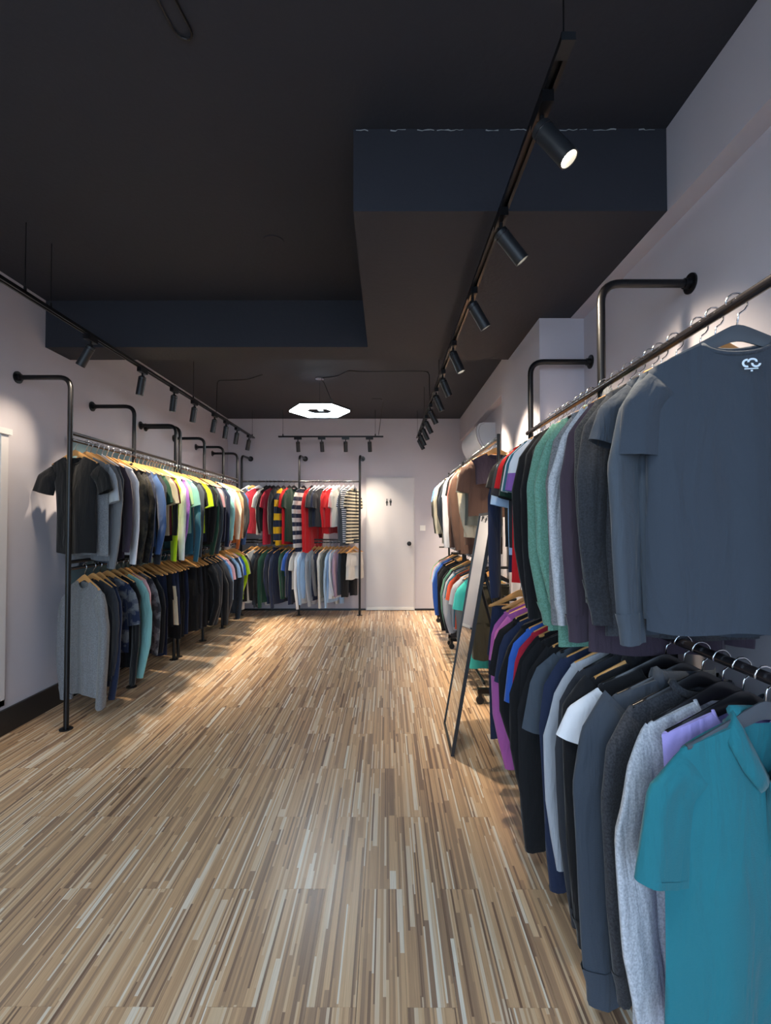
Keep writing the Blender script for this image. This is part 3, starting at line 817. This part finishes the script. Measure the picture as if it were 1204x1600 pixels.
# --- near right, upper rail (near to far)
GR = 'clothes on the upper rail of the near right rack'
T = '%s from the near end of the upper right rail'
XU = XQ-.02
items = [
 ('tee','slate',1.17,dict(hi=True,hang='grey',L=.83,hw=.215,t=.03,spread=.15,slen=.17,neck='high',yaw=-8,label='slate blue t-shirt with neck logo')),
 ('long','gunmetal',1.25,dict(hi=True,L=.80,slen=.66,t=.03,hang='wood')),
 ('tee','slate',1.31,dict(hi=True,L=.86,slen=.13,t=.03,spread=1.2,hang='dark')),
 ('long','charcoal',1.42,dict(hi=True,pat='heather',c2='gunmetal',slen=.66,L=.90,t=.032,hang='dark')),
 ('jacket','charcoal',1.50,dict(hi=True,pat='heather',c2='stone',slen=.60,L=.88,t=.03)),
 ('long','plum',1.55,dict(hi=True,L=.98,slen=.74,t=.026,label='dark plum grey long-sleeved top',hang='wood')),
 ('long','lightgrey',1.63,dict(hi=True,pat='heather',c2='white',L=.86,slen=.70,t=.026,hw=.20)),
 ('hood','grey',1.69,dict(pat='heather',L=.84,slen=.72,hw=.19,spread=.3)),
 ('long','sage',1.78,dict(hi=True,pat='heather',c2='mint',L=1.02,slen=.72,t=.03,hang='dark',hw=.23,wide=1.15,spread=1.3)),
 ('jacket','sage',1.88,dict(hi=True,pat='heather',c2='mint',L=.98,slen=.76,t=.03,hw=.245,wide=1.2,spread=1.6)),
 ('long','black',2.0,dict(L=.92,slen=.78,hang='dark')),
 ('long','black',2.07,dict(L=.92,slen=.76,hang='dark')),
 ('long','black',2.13,dict(L=.96,slen=.74,hang='dark')),
 ('tee','white',2.23,dict(pat='block',c2='purple',per=.33,label='white t-shirt with purple lower half')),
 ('tee','tealblue',2.28,{}),
 ('tee','white',2.34,dict(pat='block',c2='rust',per=.62)),
 ('tee','olive',2.38,dict(sc='darkgreen',hw=.205,slen=.22)),
 ('tee','red',2.46,dict(L=.88,hw=.215,spread=.8,slen=.17,yaw=-6)),
 ('tee','black',2.56,dict(hw=.205,spread=.9,slen=.22,yaw=8)),
 ('tee','charcoal',2.64,dict(hw=.205,spread=1.1,slen=.20,label='charcoal black t-shirt')),
 ('tee','paleblue',2.72,dict(L=.74,spread=.9,slen=.25,hw=.20,yaw=8)),
 ('tee','black',2.78,dict(spread=1.1,slen=.15,hw=.20)),
 ('long','navy',2.86,dict(slen=.80,L=.86,hang='dark',hw=.17,yaw=14)),
]
for i, (k, c, y, kw) in enumerate(items):
    g = garment(k, c, V((XU+(.02 if y > 2.5 else 0),y,ZRU)), 0, T, i, GR, **kw)
    if i == 0: logo(g, .012, -.034, -.176, .042)
# --- near right, lower rail
GR = 'clothes on the lower rail of the near right rack'
T = '%s from the near end of the lower right rail'
items = [
 ('polo','teal',1.10,dict(hi=True,hang='grey',L=.82,hw=.245,t=.03,spread=1.1,slen=.24,wide=1.05,yaw=4,label='bright teal polo with pearl buttons')),
 ('vest','lavender',1.17,dict(hi=True,hang='dark',L=.86,t=.02,hw=.20)),
 ('long','lightgrey',1.24,dict(hi=True,pat='heather',c2='white',L=.92,slen=.76,t=.025,hw=.25,wide=1.15,hang='dark')),
 ('jacket','charcoal',1.32,dict(hi=True,pat='heather',L=.90,slen=.76,hw=.24,hang='dark')),
 ('hood','slate',1.40,dict(hi=True,L=.95,slen=.80,hw=.27,wide=1.5,spread=1.6,t=.035,hang='dark',label='slate blue hooded sweatshirt, wide sleeves')),
 ('tee','black',1.49,dict(hi=True,L=.80,sc='white',spread=1.5,slen=.13,label='black t-shirt with white sleeves',hang='dark')),
 ('hood','black',1.57,dict(hi=True,L=.92,slen=.82,hw=.27,wide=1.5,spread=1.5,t=.035)),
 ('hood','charcoal',1.66,dict(L=.88,slen=.80,hw=.26,wide=1.2,hang='dark')),
 ('long','lightgrey',1.73,dict(L=.85,slen=.70)),
 ('long','navy',1.80,dict(L=.90,slen=.80,wide=1.2)),
 ('tee','gunmetal',1.88,dict(L=.75,spread=1.6,slen=.26,wide=1.2,hang='dark')),
 ('long','black',1.95,dict(L=.92,slen=.78,wide=1.3,hw=.26)),
 ('long','black',2.04,dict(L=.92,slen=.80,wide=1.3,hw=.26,hang='dark')),
 ('long','black',2.13,dict(L=.90,slen=.72,wide=1.1)),
 ('tee','crimson',2.21,dict(sc='crimson',L=.72,slen=.28)),
 ('tee','royal',2.27,dict(L=.74,slen=.30)),
 ('long','black',2.34,dict(L=.86,hang='dark')),
 ('tee','navy',2.42,dict(spread=1.4,slen=.26)),
 ('tee','black',2.50,dict(spread=1.6,slen=.26)),
 ('long','magenta',2.62,dict(L=.90,slen=.80,hw=.18,spread=.3)),
 ('tee','magenta',2.70,dict(spread=.5,slen=.22,hw=.18,label='magenta pink t-shirt')),
 ('pants','black',2.79,dict(L=.70)),
 ('pants','navy',2.885,dict(L=.80,label='long dark navy trousers')),
]
for i, (k, c, y, kw) in enumerate(items):
    g = garment(k, c, V((XU-(.06 if y == 2.885 else 0),y,ZRL)), 0, T, i, GR, **kw)
    if i == 0: logo(g, -.005, .022, -.150, .040)
# --- rolling racks on the right
GR = 'clothes on the upper rails of the rolling racks'
T = '%s from the near end of the upper rolling-rack rails'
items = [('vest','plum',3.80,dict(L=.36,hw=.17)),('tee','brown',3.88,dict(L=.62)),('tee','stone',4.02,dict(L=.7,spread=.5)),('long','cream',4.12,dict(L=.80)),('pants','brown',4.22,dict(L=.70)),
 ('long','brown',4.32,dict(L=.95,slen=.72)),('long','brown',4.44,dict(L=.95,slen=.7)),('long','rose',4.55,dict(L=.88,slen=.62)),('tee','black',4.63,{}),('long','plum',4.72,dict(L=.8)),
 ('long','white',4.86,dict(L=.86,slen=.72)),('tee','white',4.96,{}),('long','navy',5.06,dict(L=.86)),('long','slate',5.18,dict(L=.85)),
 ('long','charcoal',5.55,dict(L=.9)),('long','cream',5.68,dict(L=.93)),('tee','offwhite',5.80,{}),('long','olive',5.92,dict(L=.8)),('tee','skyblue',6.05,{}),('long','brown',6.17,dict(sc='black')),('jacket','black',6.30,dict(slen=.68,spread=2.5))]
for i, (k, c, y, kw) in enumerate(items):
    kw.setdefault('hang', 'wood' if i < 6 or i % 3 else 'dark')
    garment(k, c, V((.88,y,2.07)), 0, T, i, GR, **kw)
GR = 'clothes on the lower rails of the rolling racks'
T = '%s from the near end of the lower rolling-rack rails'
items = [('pants','olive',3.82,dict(L=.60)),('pants','stone',3.92,dict(L=.60,t=.04)),('pants','turquoise',4.02,dict(L=.72)),('tee','turquoise',4.14,dict(L=.7)),('long','grey',4.26,dict(L=.75)),
 ('tee','lightgrey',4.38,{}),('pants','navy',4.50,dict(L=.7)),('tee','rust',4.62,{}),('tee','tealblue',4.74,{}),('long','lightgrey',4.86,{}),('long','charcoal',4.98,dict(L=.85)),('long','sage',5.10,dict(L=.84)),('long','black',5.2,dict(L=.84)),
 ('jacket','black',5.56,dict(L=.80,slen=.72,spread=1.6)),('jacket','black',5.72,dict(L=.82,slen=.74,spread=2)),('long','royal',5.88,dict(L=.88)),('tee','paleblue',6.02,{}),('tee','pink',6.14,{}),('tee','palegreen',6.26,{})]
for i, (k, c, y, kw) in enumerate(items):
    kw.setdefault('hang', 'wood' if i % 3 else 'dark')
    garment(k, c, V((.88,y,1.06)), 0, T, i, GR, **kw)

# --- left rails
XG = XP+.012
GR = 'clothes on the upper left rails'
T = '%s from the near end of the upper left rails'
S = dict
items = [('tee','black',3.35,S(hi=True,yaw=-16,L=.80,t=.03,spread=1.5,slen=.15,hw=.172)),('vest','grey',3.42,S(pat='heather',L=.82,hw=.20)),('tee','lightgrey',3.47,S(L=.78,slen=.22,hw=.20)),('long','grey',3.54,S(L=.86,slen=.72)),('long','gunmetal',3.61,S(L=.88,slen=.72)),
 ('long','plum',3.67,S(L=.86)),('long','white',3.74,S(L=.84,slen=.70)),('long','black',3.83,S(pat='camo',c2='camo',L=.86,slen=.72)),('jacket','black',3.91,S(L=.88,slen=.7)),('long','black',3.99,S(pat='camo',c2='camo',slen=.72)),
 ('long','navy',4.07,S(L=.84,slen=.70)),('long','denim',4.14,S(L=.80,slen=.66)),('long','charcoal',4.21,S(L=.86,slen=.74)),('tee','green',4.28,S(spread=1.2)),('tee','green',4.33,S(L=.8)),
 ('tee','cream',4.38,{}),('tee','maroon',4.43,{}),('long','black',4.48,S(slen=.5)),('long','lime',4.54,S(sc='lime',slen=.74)),('long','white',4.60,S(slen=.74)),
 ('vest','black',4.66,{}),('long','purple',4.72,S(slen=.72)),('tee','palegreen',4.79,S(spread=1.2)),('tee','mint',4.86,S(spread=1.1)),('long','tealblue',4.93,S(L=.92,slen=.78)),
 ('long','gunmetal',5.05,S(L=.84,slen=.74)),('tee','black',5.12,S(spread=1.2)),('tee','charcoal',5.18,S(spread=1.2)),('tee','lime',5.24,S(c2=None)),('tee','navy',5.30,S(L=.8)),
 ('tee','black',5.37,S(L=.84)),('long','black',5.44,S(L=.84)),('long','green',5.52,S(L=.86,slen=.76)),('long','slate',5.60,S(L=.88,slen=.76)),('tee','pink',5.66,{}),('tee','grey',5.73,{}),
 ('long','navy',5.80,S(L=.82)),('jacket','navy',5.90,S(L=.84,slen=.68)),('long','mint',6.02,S(L=.80)),('long','white',6.10,{}),('long','dustypink',6.20,S(L=.84,slen=.70)),
 ('long','cream',6.30,{}),('long','orange',6.40,S(L=.86,slen=.74)),('long','tan',6.50,{}),('long','charcoal',6.60,{}),('long','denim',6.70,S(L=.84,slen=.7))]
for i, (k, c, y, kw) in enumerate(items):
    kw.setdefault('hang', 'white' if i in (4,19,39,40) else 'dark' if i in (26,31,37) else 'wood'); kw.setdefault('t', .02); kw.setdefault('yaw', -20); kw.setdefault('hw', .195)
    garment(k, c, V((XG-(.035 if i == 0 else 0),y,ZU)), 0, T, i, GR, **kw)
GR = 'clothes on the lower left rails'
T = '%s from the near end of the lower left rails'
items = [('sweater','grey',3.42,S(hi=True,pat='heather',c2='lightgrey',L=.92,slen=.80,hw=.20,t=.036,yaw=-30,label='heather grey crew-neck sweater')),('long','charcoal',3.52,S(L=.84)),('sweater','navy',3.60,S(L=.90,slen=.78,hw=.20,c2=None,yaw=-24)),
 ('tee','navy',3.70,S(pat='camo',c2='grey',slen=.26,hang='wood')),('long','black',3.80,S(L=.84,slen=.74)),('long','mint',3.89,S(L=.84,slen=.74)),('long','pink',3.96,S(L=.84,slen=.74)),
 ('long','charcoal',4.06,S(pat='camo',c2='grey',slen=.6)),('long','black',4.15,S(L=.80)),('pants','navy',4.28,S(L=.70)),('pants','navy',4.36,S(L=.74)),('shorts','black',4.46,{}),('shorts','navy',4.54,S(pat='block',c2='cream',per=.30)),('shorts','navy',4.62,{}),
 ('pants','black',4.70,S(L=.66)),('pants','black',4.78,S(L=.66)),('pants','navy',4.86,S(L=.66)),('pants','black',5.05,S(L=.68)),('pants','black',5.13,S(L=.68)),('pants','charcoal',5.21,S(L=.68)),('pants','black',5.29,S(L=.68)),('pants','black',5.37,S(L=.68)),
 ('jacket','black',5.47,S(slen=.66,t=.045,spread=1.4)),('jacket','charcoal',5.58,S(slen=.68,t=.045,spread=1.4)),('jacket','black',5.70,S(slen=.7,t=.05,spread=1.5,L=.86)),('jacket','charcoal',5.82,S(slen=.7,t=.05,spread=1.6,L=.84)),
 ('tee','skyblue',5.94,{}),('tee','pink',6.01,{}),('tee','charcoal',6.08,{}),('tee','navy',6.15,S(L=.75)),('tee','paleblue',6.22,{}),('tee','navy',6.29,{}),('long','slate',6.35,S(L=.9,slen=.76)),
 ('tee','white',6.41,{}),('long','paleblue',6.47,S(L=.8)),('tee','royal',6.53,{}),('tee','lime',6.60,S(spread=1.4)),('long','lime',6.66,S(slen=.5)),('tee','grey',6.72,{}),('long','black',6.79,S(L=.82))]
for i, (k, c, y, kw) in enumerate(items):
    kw.setdefault('hang', 'wood'); kw.setdefault('t', .024); kw.setdefault('yaw', -16); kw.setdefault('hw', .195)
    garment(k, c, V((XG,y,ZLO)), 0, T, i, GR, **kw)

# --- back wall rails (clothes turned towards the room)
def px(x): return (x-604)/102.8
GR = 'clothes on the upper rail of the back wall rack'
T = '%s from the left on the upper back rail'
items = [('tee','denim',394,S(yaw=20,hang='wood',L=.6)),('long','charcoal',388,S(yaw=50,L=.8)),('tee','crimson',404,S(yaw=40,L=.80)),('tee','offwhite',416,S(yaw=48,L=.82)),('long','black',421,S(yaw=60)),('tee','crimson',427,S(yaw=60,L=.96)),
 ('long','charcoal',434,S(yaw=65,L=.96)),('long','yellow',443,S(yaw=68,pat='stripe',c2='navy',per=.20,L=.98,slen=.7,label='yellow and navy broad-striped long-sleeved top')),('tee','red',452,S(yaw=65,L=.96)),('tee','darkgreen',459,S(yaw=50,L=.92)),
 ('long','offwhite',474,S(yaw=62,pat='stripe',c2='navy',per=.126,L=1.08,slen=.8,label='white and navy broad-striped long-sleeved top')),('long','red',487,S(yaw=68,L=1.08,slen=.86)),('tee','charcoal',492,S(yaw=68)),('tee','navy',498,S(yaw=62)),('tee','charcoal',505,S(yaw=50)),
 ('long','red',515,S(yaw=58,L=.8,slen=.5)),('tee','red',521,S(yaw=52)),('tee','pink',526,S(yaw=62)),('tee','offwhite',530,S(yaw=60)),('long','slate',537,S(yaw=66,L=.98,slen=.7)),('tee','white',545,S(yaw=40,pat='stripe',c2='navy',per=.03,L=.95)),('tee','cream',552,S(yaw=60,pat='stripe',c2='black',per=.05,L=.95))]
for i, (k, c, x, kw) in enumerate(items):
    kw.setdefault('hang', 'dark' if 2 < i < 12 else 'white'); kw.setdefault('t', .022)
    garment(k, c, V((px(x),7.2,ZBU)), 0, T, i, GR, **kw)
GR = 'clothes on the lower rail of the back wall rack'
T = '%s from the left on the lower back rail'
items = [('long','charcoal',394,S(yaw=40,pat='block',c2='lightgrey',per=.40,hang='wood')),('long','offwhite',402,S(yaw=40,L=.9,slen=.78)),('long','slate',410,S(yaw=58,L=.92,slen=.78)),('long','black',416,S(yaw=60)),('long','green',424,S(yaw=48,L=.9,slen=.76)),('hood','navy',433,S(yaw=50,L=.92)),
 ('long','navy',441,S(yaw=55,L=.92,slen=.78)),('long','green',451,S(yaw=60,L=.84)),('tee','royal',459,S(yaw=60,L=.5)),('long','navy',463,S(yaw=52,L=.92)),
 ('tee','offwhite',471,S(yaw=50)),('long','white',476,S(yaw=58,L=.92,slen=.78)),('long','paleblue',483,S(yaw=48,L=.84,slen=.72)),('long','lightgrey',492,S(yaw=58,L=.88,slen=.76)),('long','grey',498,S(yaw=60)),('long','navy',503,S(yaw=62,L=.86)),
 ('long','offwhite',510,S(yaw=55,L=.88,slen=.76)),('long','stone',516,S(yaw=60)),('long','paleblue',521,S(yaw=60,L=.9,slen=.76)),('long','white',527,S(yaw=58,L=.84)),('long','mauve',533,S(yaw=60,L=.8)),('pants','slate',539,S(yaw=55,L=.62)),('pants','black',545,S(yaw=45,L=.66)),('shorts','offwhite',554,S(yaw=40,L=.40))]
for i, (k, c, x, kw) in enumerate(items):
    kw.setdefault('hang', 'wood'); kw.setdefault('t', .024)
    garment(k, c, V((px(x),7.2,ZBL)), 0, T, i, GR, **kw)
